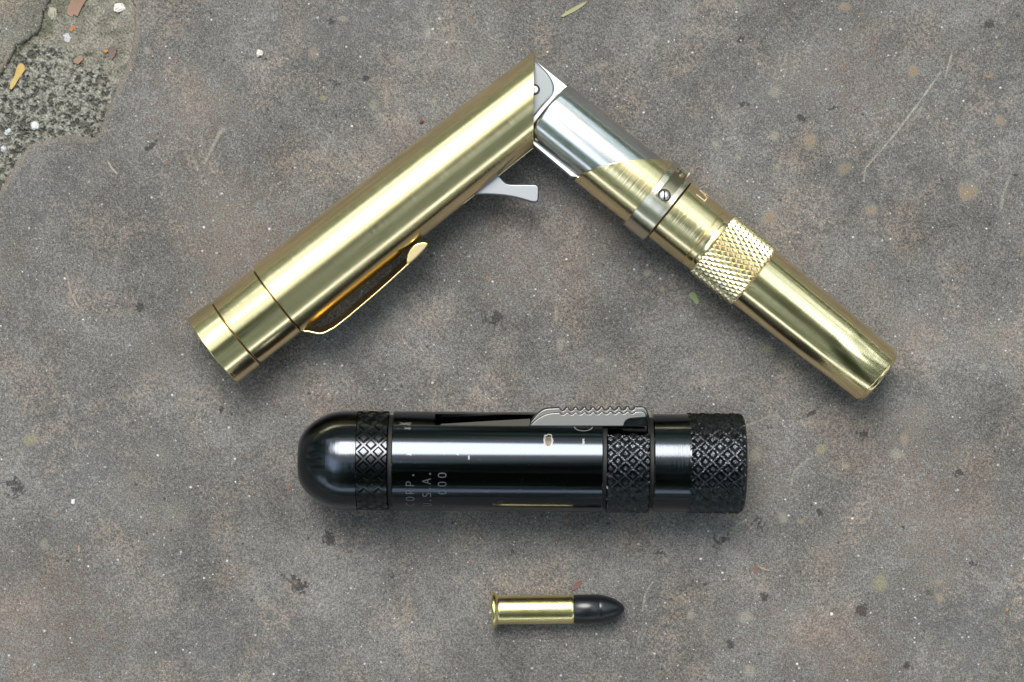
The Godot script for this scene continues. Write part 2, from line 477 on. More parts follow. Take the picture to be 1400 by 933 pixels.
func mortar(parent: Node):
	var f := FastNoiseLite.new()
	f.seed = 4
	f.noise_type = FastNoiseLite.TYPE_CELLULAR
	f.frequency = 0.17
	f.cellular_return_type = FastNoiseLite.RETURN_DISTANCE
	var cv := FastNoiseLite.new()
	cv.seed = 4
	cv.noise_type = FastNoiseLite.TYPE_CELLULAR
	cv.frequency = 0.17
	cv.cellular_return_type = FastNoiseLite.RETURN_CELL_VALUE
	var s := FastNoiseLite.new()
	s.seed = 9
	s.frequency = 0.035
	s.fractal_octaves = 4
	var fine := FastNoiseLite.new()
	fine.seed = 12
	fine.frequency = 0.3
	fine.fractal_octaves = 2
	var x0 := -60
	var y0 := -60
	var w := 270
	var h := 390
	var hs := PackedFloat32Array()
	var cs := PackedColorArray()
	for j in h:
		for i in w:
			var x := x0 + i * 1.0
			var y := y0 + j * 1.0
			var wx := x + 1.4 * s.get_noise_2d(x * 2.0, y * 2.0 + 500.0)
			var wy := y + 1.4 * s.get_noise_2d(x * 2.0 + 900.0, y * 2.0)
			var d := f.get_noise_2d(wx, wy)                      # -1 at a grain's middle
			var v := cv.get_noise_2d(wx, wy) * 0.5 + 0.5
			var lo := s.get_noise_2d(x, y)
			var fi := fine.get_noise_2d(x, y)
			var sandy := clampf((x * 0.5 - y + 42.0) / 26.0 + lo * 1.2, 0.0, 1.0)   # smooth mortar at the top, bare grit below
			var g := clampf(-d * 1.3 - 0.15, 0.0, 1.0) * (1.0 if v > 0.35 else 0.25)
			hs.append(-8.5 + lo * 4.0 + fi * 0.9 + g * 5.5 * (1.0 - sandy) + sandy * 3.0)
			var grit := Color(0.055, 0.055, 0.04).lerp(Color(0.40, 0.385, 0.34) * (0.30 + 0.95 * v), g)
			var sand := Color(0.155, 0.145, 0.115).lerp(Color(0.26, 0.24, 0.20), clampf(lo + 0.4, 0.0, 1.0)) 
			var c := grit.lerp(sand, sandy)
			# moss and damp along the upper slab's foot
			var damp := clampf(1.0 - absf(x * 0.72 + y * 0.62 - 62.0 + lo * 16.0) / 20.0, 0.0, 1.0) * clampf(1.3 - absf(y - 45) / 60.0, 0.0, 1.0)
			c = c.lerp(Color(0.085, 0.085, 0.05), damp * 0.8)
			var b := 0.86 + fi * 0.7
			cs.append(Color(c.r * b, c.g * b, c.b * b))
	var mb := MB.new()
	for j in h - 1:
		for i in w - 1:
			var P := []
			var N := []
			for q in [[0, 0], [1, 0], [1, 1], [0, 1]]:
				var ii: int = i + q[0]
				var jj: int = j + q[1]
				P.append(Vector3((x0 + ii - 700.0) * U, hs[jj * w + ii] * U, (y0 + jj - 466.5) * U))
				var gx := hs[jj * w + mini(ii + 1, w - 1)] - hs[jj * w + maxi(ii - 1, 0)]
				var gy := hs[mini(jj + 1, h - 1) * w + ii] - hs[maxi(jj - 1, 0) * w + ii]
				N.append(Vector3(-gx * 0.5, 1.0, -gy * 0.5).normalized())
			mb.quad(P[0], P[1], P[2], P[3], N[0], N[1], N[2], N[3])
			var k := [cs[j * w + i], cs[j * w + i + 1], cs[(j + 1) * w + i + 1], cs[(j + 1) * w + i]]
			for t in [0, 1, 2, 0, 2, 3]: mb.col.append(k[t])
	var m := dull(Color.WHITE, 0.9)
	m.vertex_color_use_as_albedo = true
	obj("mortar_joint", mb, m, parent)

# ---------------------------------------------------------------- small loose things on the paving
func scrap(called: String, pts: Array, thick: float, lift: float, c: Color, label: String, category: String, curl := 0.0, rough := 0.7, group := ""):
	# a thin, slightly cupped flake; its outline is given on the plan
	var mid := Vector2.ZERO
	var n := pts.size() / 2
	for i in n: mid += Vector2(pts[i * 2], pts[i * 2 + 1]) / n
	var o := base(called, mid.x, mid.y, 0.0)
	var P := PackedVector2Array()
	for i in n: P.append(Vector2(pts[i * 2], pts[i * 2 + 1]) - mid)
	var mb := MB.new()
	var far := 0.001
	for p in P: far = maxf(far, p.length())
	var hgt := func(p: Vector2) -> float: return lift + thick + curl * pow(p.length() / far, 2.0) + 0.25 * sin(p.x * 1.7) * sin(p.y * 1.3)
	var rings := 4
	for e in rings:
		for i in n:
			var a := P[i]
			var b := P[(i + 1) % n]
			var q0 := float(e) / rings
			var q1 := float(e + 1) / rings
			var A := []
			for z in [a * q0, a * q1, b * q1, b * q0]: A.append(Vector3(z.x, hgt.call(z), z.y) * U)
			mb.fquad(A[0], A[1], A[2], A[3], Vector3.UP)
			var B := []
			for z in A: B.append(z - Vector3(0, thick * U, 0))
			mb.fquad(B[0], B[1], B[2], B[3], Vector3.DOWN)
			if e == rings - 1: mb.fquad(A[1], A[2], B[2], B[1], Vector3(a.x + b.x, 0, a.y + b.y))
	remove_child(o)
	used[called] = used[called] - 1
	var t := obj(called, mb, dull(c.lerp(Color(0.45, 0.42, 0.38), 0.3), rough))
	t.position = o.position
	tag(t, label, category, group)
	return t

func pebble(called: String, x: float, y: float, rx: float, rz: float, ry: float, lift: float, turn: float, c: Color, label: String, seed_: int, group := ""):
	var r := RandomNumberGenerator.new()
	r.seed = seed_
	var f := FastNoiseLite.new()
	f.seed = seed_
	f.frequency = 0.9
	var mb := MB.new()
	var pt := func(i: int, j: int) -> Vector3:
		var a := PI * i / 10.0
		var b := TAU * j / 16.0
		var d := Vector3(sin(a) * cos(b), cos(a), sin(a) * sin(b))
		d = Vector3(signf(d.x) * pow(absf(d.x), 0.8), d.y, signf(d.z) * pow(absf(d.z), 0.8)) * (1.0 + 0.6 * f.get_noise_3dv(d * 1.4))
		return Vector3(d.x * rx, lift + ry * (d.y + 0.8), d.z * rz) * U
	for i in 10:
		for j in 16:
			mb.fquad(pt.call(i, j), pt.call(i + 1, j), pt.call(i + 1, j + 1), pt.call(i, j + 1), pt.call(i, j) - Vector3(0, (lift + ry) * U, 0) + Vector3(0, 1e-6, 0))
	var m := dull(c.lerp(Color(0.55, 0.53, 0.5), 0.2), 0.55)
	m.subsurf_scatter_strength = 0.0
	var t := obj(called, mb, m)
	t.position = Vector3((x - 700.0) * U, 0, (y - 466.5) * U)
	t.rotation.y = turn
	tag(t, label, "pebble", group)

func _ready():
	rng.seed = 7
	# ------------------------------------------------------------ camera, sky, light
	var cam := Camera3D.new()
	cam.name = "camera"
	cam.position = Vector3(0, H, 0)
	cam.rotation_degrees = Vector3(-90, 0, 0)
	cam.fov = rad_to_deg(2.0 * atan(933.0 * U * 0.5 / H))
	cam.near = 0.02
	cam.far = 60.0
	add_child(cam)
	cam.current = true
	var env := Environment.new()
	env.background_mode = Environment.BG_SKY
	var sky := Sky.new()
	var sm := ProceduralSkyMaterial.new()
	sm.sky_top_color = Color(0.86, 0.92, 1.0)
	sm.sky_horizon_color = Color(0.93, 0.95, 0.97)
	sm.sky_curve = 0.3
	sm.ground_bottom_color = Color(0.35, 0.36, 0.30)
	sm.ground_horizon_color = Color(0.45, 0.46, 0.42)
	sm.sun_angle_max = 1.0
	sky.sky_material = sm
	env.sky = sky
	env.background_energy_multiplier = 1.0
	env.tonemap_mode = Environment.TONE_MAPPER_LINEAR
	env.tonemap_exposure = 2.75
	env.sdfgi_enabled = true
	env.ssao_enabled = true
	env.ssil_enabled = true
	var we := WorldEnvironment.new()
	we.name = "world_environment"
	we.environment = env
	add_child(we)
	var sun := DirectionalLight3D.new()
	sun.name = "sun"
	sun.light_energy = 0.45
	sun.light_angular_distance = 30.0
	sun.light_color = Color(1.0, 0.985, 0.96)
	sun.shadow_enabled = true
	add_child(sun)
	sun.look_at_from_position(Vector3(-0.14, 1.0, -0.62), Vector3.ZERO, Vector3.UP)

	# ------------------------------------------------------------ the paving
	var lawn := MB.new()
	for q in [[-1, -1], [0, -1], [-1, 0], [0, 0]]:
		var A := Vector3(q[0] * 25.0, -0.035, q[1] * 25.0)
		lawn.fquad(A, A + Vector3(25, 0, 0), A + Vector3(25, 0, 25), A + Vector3(0, 0, 25), Vector3.UP)
	tag(obj("lawn_ground", lawn, dull(lin(0.07, 0.095, 0.03), 0.95)), "mossy ground that the paving stones lie on", "ground", "", "structure")
	var stone_mat := stone_material()
	var pav := Node3D.new()
	pav.name = "pavement"
	add_child(pav)
	tag(pav, "weathered dark grey paving stones with a gritty mortar joint at one corner", "pavement", "", "structure")
	var big := PackedVector2Array()
	for i in range(0, EDGE.size(), 2): big.append(Vector2(EDGE[i], EDGE[i + 1]))
	for p in [[-600, 1100], [-300, 3600], [2400, 3900], [4300, 2500], [4200, -800], [2200, -2400], [300, -2000]]: big.append(Vector2(p[0], p[1]))
	slab("paving_stone", big, stone_mat, pav)
	var second := PackedVector2Array()
	for i in range(0, EDGE2.size(), 2): second.append(Vector2(EDGE2[i], EDGE2[i + 1]))
	for p in [[-800, 900], [-3200, 1200], [-3600, -1800], [-400, -2200], [200, -1900]]: second.append(Vector2(p[0], p[1]))
	var stone2 := stone_mat.duplicate()
	stone2.albedo_color = Color(1.0, 1.0, 0.95)
	stone2.uv1_offset = Vector3(0.37, 0.41, 0)
	slab("paving_stone", second, stone2, pav)
	mortar(pav)

	# ------------------------------------------------------------ the things
	var lines := turned_lines(31, 3)
	folding_pistol(lines)
	black_pistol(lines)
	cartridge(lines)
	litter()
	foliage()

# ---------------------------------------------------------------- brass folding pistol, opened at its hinge
func folding_pistol(lines: Texture2D):
	var brass := metal(lin(0.90, 0.75, 0.44), 0.20, lines, 0.13, Vector3(0.3, 1, 1))
	var brass_fine := metal(lin(0.90, 0.75, 0.44), 0.16, lines, 0.07, Vector3(0.3, 1, 1))
	var brass_plain := metal(lin(0.85, 0.67, 0.36), 0.2)
	var nickel := metal(lin(0.70, 0.64, 0.50), 0.2, lines, 0.3, Vector3(2, 1, 1))
	var steel := metal(lin(0.62, 0.63, 0.63), 0.2, lines, 0.08, Vector3(1, 1, 1))
	var satin := metal(lin(0.30, 0.31, 0.33), 0.40)
	var bright := metal(lin(0.80, 0.80, 0.80), 0.32)
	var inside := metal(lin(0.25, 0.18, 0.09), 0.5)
	AX = 58.0
	K = U * (1.0 - AX * U / H)
	# frame of the handle: 38.1 degrees up to the right
	var at := Vector2(380.75, 409.35)
	var root := base("folding_pistol", at.x, at.y, AX, 38.1)
	tag(root, "brass and steel folding pen pistol, swung open at its hinge into a wide V", "pistol")
	var c := cos(deg_to_rad(38.1))
	var s := sin(deg_to_rad(38.1))
	var rad := func(x: float) -> float: return 57.3 - 4.6 * x / 440.0
	var stop := func(r: float, a: float) -> float: return (729.0 - at.x - r * cos(a) * s) / c
	var mb := MB.new()
	var slot_at := 279.0
	var half := 0.2
	# outer and inner skin; the front third has a slot on the side of the trigger
	for piece in [[0.0, slot_at, 0.0, TAU, 8], [slot_at, -1.0, half, TAU - half, 10]]:
		var seg := 168
		for j in seg:
			var a: float = piece[2] + (piece[3] - piece[2]) * j / seg
			var b: float = piece[2] + (piece[3] - piece[2]) * (j + 1) / seg
			for side in [0.0, 4.0]:
				var ea: float = stop.call(52.8, a) if piece[1] < 0 else piece[1]
				var eb: float = stop.call(52.8, b) if piece[1] < 0 else piece[1]
				for i in piece[4]:
					var f0: float = float(i) / piece[4]
					var f1: float = float(i + 1) / piece[4]
					var x00: float = lerpf(piece[0], ea, f0)
					var x01: float = lerpf(piece[0], ea, f1)
					var x10: float = lerpf(piece[0], eb, f0)
					var x11: float = lerpf(piece[0], eb, f1)
					var na := around(a) * (1.0 if side == 0.0 else -1.0)
					var nb := around(b) * (1.0 if side == 0.0 else -1.0)
					mb.quad(on_axis(x00, rad.call(x00) - side, a), on_axis(x01, rad.call(x01) - side, a), on_axis(x11, rad.call(x11) - side, b), on_axis(x10, rad.call(x10) - side, b), na, na, nb, nb,
						Vector2(x00 / 160.0, a / TAU), Vector2(x01 / 160.0, a / TAU), Vector2(x11 / 160.0, b / TAU), Vector2(x10 / 160.0, b / TAU))
			if piece[1] < 0:
				var ra: float = rad.call(stop.call(52.8, a))
				var rb: float = rad.call(stop.call(52.8, b))
				var xa: float = stop.call(52.8, a)
				var xb: float = stop.call(52.8, b)
				mb.fquad(on_axis(xa, ra, a), on_axis(xa, ra - 4, a), on_axis(xb, rb - 4, b), on_axis(xb, rb, b), Vector3(1, 0, 0.5))
	for a in [half, TAU - half]:     # lips of the slot
		var e: float = stop.call(52.8, a)
		mb.fquad(on_axis(slot_at, rad.call(slot_at), a), on_axis(e, rad.call(e), a), on_axis(e, rad.call(e) - 4, a), on_axis(slot_at, rad.call(slot_at) - 4, a), Vector3(0, -sin(a), 0))
	mb.fquad(on_axis(slot_at, 54.4, half), on_axis(slot_at, 54.4, -half), on_axis(slot_at, 50.0, -half), on_axis(slot_at, 50.0, half), Vector3.RIGHT)
	revolve(mb, [Vector2(0, 51), Vector2(0.0, 56.6), Vector2(0.8, 57.3)])
	var tube := obj("frame_tube", mb, brass, root)
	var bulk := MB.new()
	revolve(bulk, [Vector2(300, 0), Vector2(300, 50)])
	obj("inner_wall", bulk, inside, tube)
	# collar and end cap behind it
	mb = MB.new()
	revolve(mb, [Vector2(-72.4, 50.5), Vector2(-72.4, 53.3), Vector2(-71.6, 54.0), Vector2(-3.2, 54.7), Vector2(-2.6, 54.0), Vector2(-2.4, 50.5)])
	obj("collar", mb, brass_fine, root)
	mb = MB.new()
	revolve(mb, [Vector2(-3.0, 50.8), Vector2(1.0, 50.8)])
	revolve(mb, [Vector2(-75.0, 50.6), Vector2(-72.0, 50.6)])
	obj("joint_gap_shade", mb, metal(lin(0.10, 0.07, 0.03), 0.5), root)  # dark colour stands for the shade inside the joint gaps
	mb = MB.new()
	revolve(mb, [Vector2(-115.0, 0), Vector2(-115.0, 40), Vector2(-114.9, 50), Vector2(-114.0, 55.2), Vector2(-112.9, 56.0), Vector2(-75.2, 55.4), Vector2(-74.3, 54.6), Vector2(-74.2, 50.4)])
	obj("end_cap", mb, brass_fine, root)
	# trigger
	mb = MB.new()
	var tp := local_pts([641, 267.2, 652, 266.7, 664, 266.5, 676, 267, 688, 268, 700, 269.8, 710, 272, 720, 275, 727, 277, 731.5, 277.5, 735, 276, 736.6, 272.5, 737, 265, 737, 258, 735.8, 254.5, 733, 252.6, 729, 252.1, 712, 252.0, 698, 251.9, 693, 250.9, 689.5, 248.5, 685, 243.5, 679.5, 238.3, 666, 224, 650, 236, 636, 252], at, 38.1)
	prism(mb, tp, AX - 8.0, AX + 6.0, 2.4, true, 1.5)
	var tr := obj("trigger", mb, satin, root)
	# pocket clip: a bent strip standing on edge, leaning away from the tube, with a cupped tip
	mb = MB.new()
	var cp := local_pts([412, 451, 417.0, 453.2, 423, 453.6, 430, 455.2, 436.7, 456.6, 441, 456.4, 447, 454.2, 458, 448.3, 477, 433.5, 496.5, 416.8, 516, 400.2, 535, 383.2, 549, 370.5, 560, 360.2], at, 38.1)
	var hi := AX + 15.0
	var lo := AX - 38.0
	for i in cp.size() - 1:
		var N := []
		for q in [i, i + 1]:
			var d: Vector2 = (cp[mini(q + 1, cp.size() - 1)] - cp[maxi(q - 1, 0)]).normalized()
			N.append(Vector2(-d.y, d.x))
		var lean: float = 0.0 if i < 1 else minf(10.0, 3.0 * i)
		var lean0: float = 0.0 if i < 2 else minf(10.0, 3.0 * (i - 1))
		var P := func(q: int, side: float, top: float) -> Vector3:
			var l: float = lean0 if q == 0 else lean
			var p: Vector2 = cp[i + q] + N[q] * (side - l * (1.0 - top))
			return Vector3(p.x, lerpf(lo, hi, top), p.y) * K
		var n0 := Vector3(N[0].x, -0.3, N[0].y).normalized()
		var n1 := Vector3(N[1].x, -0.3, N[1].y).normalized()
		mb.quad(P.call(0, 1.2, 1), P.call(1, 1.2, 1), P.call(1, 1.2, 0), P.call(0, 1.2, 0), n0, n1, n1, n0)
		mb.quad(P.call(0, -1.2, 1), P.call(1, -1.2, 1), P.call(1, -1.2, 0), P.call(0, -1.2, 0), -n0, -n1, -n1, -n0)
		mb.quad(P.call(0, -1.2, 1), P.call(1, -1.2, 1), P.call(1, 1.2, 1), P.call(0, 1.2, 1), (Vector3.UP - n0).normalized(), (Vector3.UP - n1).normalized(), (Vector3.UP + n1).normalized(), (Vector3.UP + n0).normalized())
		mb.fquad(P.call(0, -1.2, 0), P.call(1, -1.2, 0), P.call(1, 1.2, 0), P.call(0, 1.2, 0), Vector3.DOWN)
	var clip := obj("pocket_clip", mb, brass_plain, root)
	mb = MB.new()
	prism(mb, local_pts([556.3, 361, 556.0, 355, 557.5, 348, 561.0, 341, 566, 335.5, 572, 332.4, 579, 331.5, 585.2, 332.4, 585.6, 335, 579, 344, 570, 353, 561, 361], at, 38.1), AX - 16.0, AX + 16.0, 2.2)
	obj("clip_tip", mb, brass_plain, clip)

	# barrel side: 38.7 degrees down to the right, set out from the middle of the muzzle
	var mz := Vector2(1199, 513)
	var turn := -38.7
	var arm := Node3D.new()
	var off := (mz - at) * K
	var place := Transform3D(Basis(Vector3.UP, deg_to_rad(turn - 38.1)), Vector3(off.x * c - off.y * s, 0, off.x * s + off.y * c))
	arm.free()
	var part := func(called: String, m: MB, mat: Material, parent: Node3D) -> MeshInstance3D:
		var o := obj(called, m, mat, parent)
		if parent == root: o.transform = place
		return o
	# breech block: steel cylinder with a milled tongue
	mb = MB.new()
	revolve(mb, [Vector2(-580.5, 0), Vector2(-580.5, 40), Vector2(-579, 45.0), Vector2(-577, 46.6), Vector2(-574.0, 47.2), Vector2(-400, 46.6)])
	var br: MeshInstance3D = part.call("breech_block", mb, steel, root)
	mb = MB.new()                    # the tongue: the cylinder cut flat, 22 units above its axis
	var top := AX + 22.0
	for j in 60:
		var a := PI - asin(22.0 / 47.0) + (PI + 2.0 * asin(22.0 / 47.0)) * j / 60.0
		var b := PI - asin(22.0 / 47.0) + (PI + 2.0 * asin(22.0 / 47.0)) * (j + 1) / 60.0
		mb.quad(on_axis(-640, 46.9, a), on_axis(-578, 46.9, a), on_axis(-578, 46.9, b), on_axis(-640, 46.9, b), around(a), around(a), around(b), around(b))
		mb.flat(on_axis(-640, 46.9, a), on_axis(-640, 46.9, b), Vector3(-640, AX, 0) * K, Vector3.LEFT)
	mb.fquad(Vector3(-640, top, -41.5) * K, Vector3(-577, top, -41.5) * K, Vector3(-577, top, 41.5) * K, Vector3(-640, top, 41.5) * K, Vector3.UP)
	obj("tongue", mb, bright, br)
	mb = MB.new()                    # flange below the block
	prism(mb, PackedVector2Array([Vector2(-569, 40), Vector2(-489, 40), Vector2(-489, 45.5), Vector2(-495.5, 50.0), Vector2(-566, 48.2), Vector2(-569, 45)]), AX - 16, AX + 15, 0.5)
	obj("flange", mb, bright, br)
	# hinge plate, rounded at its end, with the pivot
	mb = MB.new()
	var hp := local_pts([712, 105, 729.5, 84.0, 733.5, 87.0, 741, 94.5, 748, 101.5, 753.5, 109.5, 756.6, 116.5, 757.6, 122, 757.2, 127.5, 755.3, 131.5, 751, 137, 744, 144.5, 737, 152.5, 731, 160, 725, 168, 700, 150], mz, turn)
	prism(mb, hp, AX + 16.0, AX + 27.5, 3.0, true, 1.4)
	var hinge: MeshInstance3D = part.call("hinge_plate", mb, metal(lin(0.29, 0.31, 0.32), 0.34), root)
	var pv := local_pts([730.5, 125], mz, turn)[0]
	mb = MB.new()
	for j in 36:
		var a := TAU * j / 36.0
		var b := TAU * (j + 1) / 36.0
		var q := func(r: float, t: float, y: float) -> Vector3: return Vector3(pv.x + r * cos(t), AX + y, pv.y + r * sin(t)) * K
		mb.fquad(q.call(5.2, a, 28.0), q.call(5.2, b, 28.0), q.call(7.6, b, 28.0), q.call(7.6, a, 28.0), Vector3.UP)
	obj("pivot_recess", mb, dull(Color(0.06, 0.06, 0.06), 0.5), hinge)
	mb = MB.new()
	var disc := PackedVector2Array()
	for j in 28: disc.append(pv + Vector2.from_angle(TAU * j / 28.0) * 5.2)
	prism(mb, disc, AX + 24.0, AX + 28.6, 1.0)
	obj("pivot_pin", mb, bright, hinge)
	# brass sleeve with its slanting mouth
	mb = MB.new()
	var mouth := func(r: float, a: float) -> float: return -459.0 - 0.82 * r * cos(a) + 0.0045 * pow(r * cos(a), 2.0)
	for j in 168:
		var a := TAU * j / 168.0
		var b := TAU * (j + 1) / 168.0
		for i in 6:
			var x00 := lerpf(mouth.call(51.5, a), -398.5, i / 6.0)
			var x01 := lerpf(mouth.call(51.5, a), -398.5, (i + 1) / 6.0)
			var x10 := lerpf(mouth.call(51.5, b), -398.5, i / 6.0)
			var x11 := lerpf(mouth.call(51.5, b), -398.5, (i + 1) / 6.0)
			mb.quad(on_axis(x00, 51.5, a), on_axis(x01, 51.5, a), on_axis(x11, 51.5, b), on_axis(x10, 51.5, b), around(a), around(a), around(b), around(b),
				Vector2(x00 / 160.0, a / TAU), Vector2(x01 / 160.0, a / TAU), Vector2(x11 / 160.0, b / TAU), Vector2(x10 / 160.0, b / TAU))
		mb.fquad(on_axis(mouth.call(51.5, a), 51.5, a), on_axis(mouth.call(51.5, b), 51.5, b), on_axis(mouth.call(51.5, b) - 0.8, 47.4, b), on_axis(mouth.call(51.5, a) - 0.8, 47.4, a), Vector3.LEFT)
	part.call("sleeve", mb, brass, root)
	# locking ring with its slot
	mb = MB.new()
	revolve(mb, [Vector2(-399.6, 50.5), Vector2(-399.6, 55.2), Vector2(-398.8, 56.2), Vector2(-390.2, 56.4)])
	revolve(mb, [Vector2(-371.8, 56.4), Vector2(-365.0, 56.2), Vector2(-364.2, 55.3), Vector2(-364.2, 47.0)])
	var sa := 1.70                   # the slot runs from the screw up over the far side
	var sb := 2.92
	shell(mb, -390.2, -371.8, sb, sa + TAU - 9.2 / 56.4, 56.4, 140)
	for x in [-390.2, -371.8]:
		for j in 30:
			var a := sa + (sb - sa) * j / 30.0
			var b := sa + (sb - sa) * (j + 1) / 30.0
			mb.fquad(on_axis(x, 56.4, a), on_axis(x, 56.4, b), on_axis(x, 49.5, b), on_axis(x, 49.5, a), Vector3(-x - 381.0, 0, 0))
	# rounded end of the slot: a fan of wall round the screw
	for j in 16:
		var t0 := -PI / 2 + PI * j / 16.0
		var t1 := -PI / 2 + PI * (j + 1) / 16.0
		var A := [sa - cos(t0) * 9.2 / 56.4, -381.0 + sin(t0) * 9.2]
		var B := [sa - cos(t1) * 9.2 / 56.4, -381.0 + sin(t1) * 9.2]
		mb.fquad(on_axis(A[1], 56.4, A[0]), on_axis(B[1], 56.4, B[0]), on_axis(B[1], 49.5, B[0]), on_axis(A[1], 49.5, A[0]), Vector3(-A[1] - 381.0, 0, -1))
		var edge := -390.2 if A[1] + B[1] < -762.0 else -371.8
		mb.quad(on_axis(A[1], 56.4, A[0]), on_axis(B[1], 56.4, B[0]), on_axis(edge, 56.4, B[0]), on_axis(edge, 56.4, A[0]), around(A[0]), around(B[0]), around(B[0]), around(A[0]))
	mb.fquad(on_axis(-390.2, 56.4, sb), on_axis(-371.8, 56.4, sb), on_axis(-371.8, 49.5, sb), on_axis(-390.2, 49.5, sb), Vector3(0, 1, 1))
	var ring: MeshInstance3D = part.call("locking_ring", mb, nickel, root)
	mb = MB.new()
	shell(mb, -391, -371, sa - 0.25, sb + 0.1, 49.6, 40)
	obj("slot_floor", mb, metal(lin(0.32, 0.29, 0.20), 0.32), ring)
	var head := around(sa - 0.02)
	var side := Vector3.RIGHT
	var tang := head.cross(side).normalized()
	var cen := Vector3(-381.0, AX, 0) + head * 50.0
	var slit := (side * 0.62 + tang * -0.78).normalized()
	var across := head.cross(slit)
	mb = MB.new()
	for j in 32:
		mb.flat((cen + head * 0.6) * K, (cen + head * 0.6 + (slit * cos(TAU * j / 32.0) + across * sin(TAU * j / 32.0)) * 9.6) * K, (cen + head * 0.6 + (slit * cos(TAU * (j + 1) / 32.0) + across * sin(TAU * (j + 1) / 32.0)) * 9.6) * K, head)
	obj("screw_recess", mb, dull(Color(0.05, 0.05, 0.05), 0.6), ring)
	mb = MB.new()                    # screw: domed head with a slit
	for j in 40:
		for i in 8:
			var q := []
			for w in [[i, j], [i + 1, j], [i + 1, j + 1], [i, j + 1]]:
				var r: float = 6.8 * w[0] / 8.0
				var d: Vector3 = slit * (r * cos(TAU * w[1] / 40.0)) + across * (r * sin(TAU * w[1] / 40.0))
				var cut := 0.0
				q.append((cen + d + head * (7.0 - 2.0 * pow(r / 6.8, 3.0) + cut)) * K)
			mb.fquad(q[0], q[1], q[2], q[3], head)
		var e0 := slit * (6.8 * cos(TAU * j / 40.0)) + across * (6.8 * sin(TAU * j / 40.0))
		var e1 := slit * (6.8 * cos(TAU * (j + 1) / 40.0)) + across * (6.8 * sin(TAU * (j + 1) / 40.0))
		mb.fquad((cen + e0 + head * 5.0) * K, (cen + e1 + head * 5.0) * K, (cen + e1 - head * 1.0) * K, (cen + e0 - head * 1.0) * K, e0 + e1)
	obj("screw", mb, bright, ring)
	mb = MB.new()                    # its slit
	for q in 6:
		var u0 := -6.6 + 13.2 * q / 6.0
		var u1 := -6.6 + 13.2 * (q + 1) / 6.0
		var z0 := 7.15 - 2.0 * pow(absf(u0) / 6.8, 3.0)
		var z1 := 7.15 - 2.0 * pow(absf(u1) / 6.8, 3.0)
		mb.fquad((cen + slit * u0 + across * 1.1 + head * z0) * K, (cen + slit * u1 + across * 1.1 + head * z1) * K, (cen + slit * u1 - across * 1.1 + head * z1) * K, (cen + slit * u0 - across * 1.1 + head * z0) * K, head)
	obj("screw_slit", mb, dull(Color(0.10, 0.10, 0.10), 0.6), ring)
	mb = MB.new()                    # stop pin at the far end of the slot
	var h2 := around(2.78)
	var t2 := h2.cross(Vector3.RIGHT).normalized()
	var c2 := Vector3(-379.0, AX, 0) + h2 * 49.0
	for j in 24:
		var e0 := Vector3.RIGHT * (6.0 * cos(TAU * j / 24.0)) + t2 * (6.0 * sin(TAU * j / 24.0))
		var e1 := Vector3.RIGHT * (6.0 * cos(TAU * (j + 1) / 24.0)) + t2 * (6.0 * sin(TAU * (j + 1) / 24.0))
		mb.fquad((c2 + e0 + h2 * 4.0) * K, (c2 + e1 + h2 * 4.0) * K, (c2 + e1 - h2) * K, (c2 + e0 - h2) * K, e0 + e1)
		mb.flat((c2 + h2 * 4.0) * K, (c2 + e0 + h2 * 4.0) * K, (c2 + e1 + h2 * 4.0) * K, h2)
	obj("stop_pin", mb, metal(lin(0.3, 0.27, 0.22), 0.4), ring)
	# collar with its groove and the stamped letters
	mb = MB.new()
	revolve(mb, [Vector2(-363.8, 44), Vector2(-362.5, 47.4), Vector2(-361.5, 48.4), Vector2(-306.6, 47.6), Vector2(-306.0, 47.0), Vector2(-305.6, 46.0), Vector2(-305.0, 46.0), Vector2(-304.6, 47.0), Vector2(-304.0, 47.5), Vector2(-296, 47.3), Vector2(-295.6, 46.9), Vector2(-295.0, 47.3), Vector2(-289, 47.2)])
	var col: MeshInstance3D = part.call("barrel_collar", mb, brass, root)
	mb = MB.new()
	lettering(mb, "LA", -327.0, 48.6, acos(-33.5 / 48.3), 15.5, 1.0, -1.0)
	obj("stamped_letters", mb, dull(Color(0.86, 0.80, 0.66), 0.5), col)
	# knurled nut
	mb = MB.new()
	field(mb, -288.6, -215.1, 126, 42 * 24, func(x: float, a: float) -> float:
		var e := minf(x + 288.6, -215.2 - x)
		return 50.1 - 1.9 * (1.0 - knurl(x + 288.6, a, 42.0, 14.0, 0.66667, 0.0)) - maxf(0.0, 2.0 - e) * 0.9)
	revolve(mb, [Vector2(-288.7, 46), Vector2(-288.6, 48.0)])
	revolve(mb, [Vector2(-215.2, 47.5), Vector2(-214.2, 46.5), Vector2(-213.4, 45.0)])
	part.call("knurled_nut", mb, metal(lin(0.90, 0.77, 0.50), 0.22), root)
	# barrel
	mb = MB.new()
	revolve(mb, [Vector2(-215.5, 46.9), Vector2(-150, 46.0), Vector2(-80, 44.8), Vector2(-1.2, 43.2), Vector2(-0.2, 42.6), Vector2(0.0, 41.8), Vector2(0.1, 38.6)], 192)
	var bar: MeshInstance3D = part.call("barrel", mb, brass_fine, root)
	mb = MB.new()
	revolve(mb, [Vector2(0.1, 38.6), Vector2(0.6, 39.6), Vector2(3.6, 39.4), Vector2(5.0, 38.6), Vector2(5.4, 37.2), Vector2(5.4, 31.0), Vector2(3.0, 28.0), Vector2(-30, 27.0), Vector2(-30, 0)])
	obj("muzzle_ring", mb, brass_plain, bar)

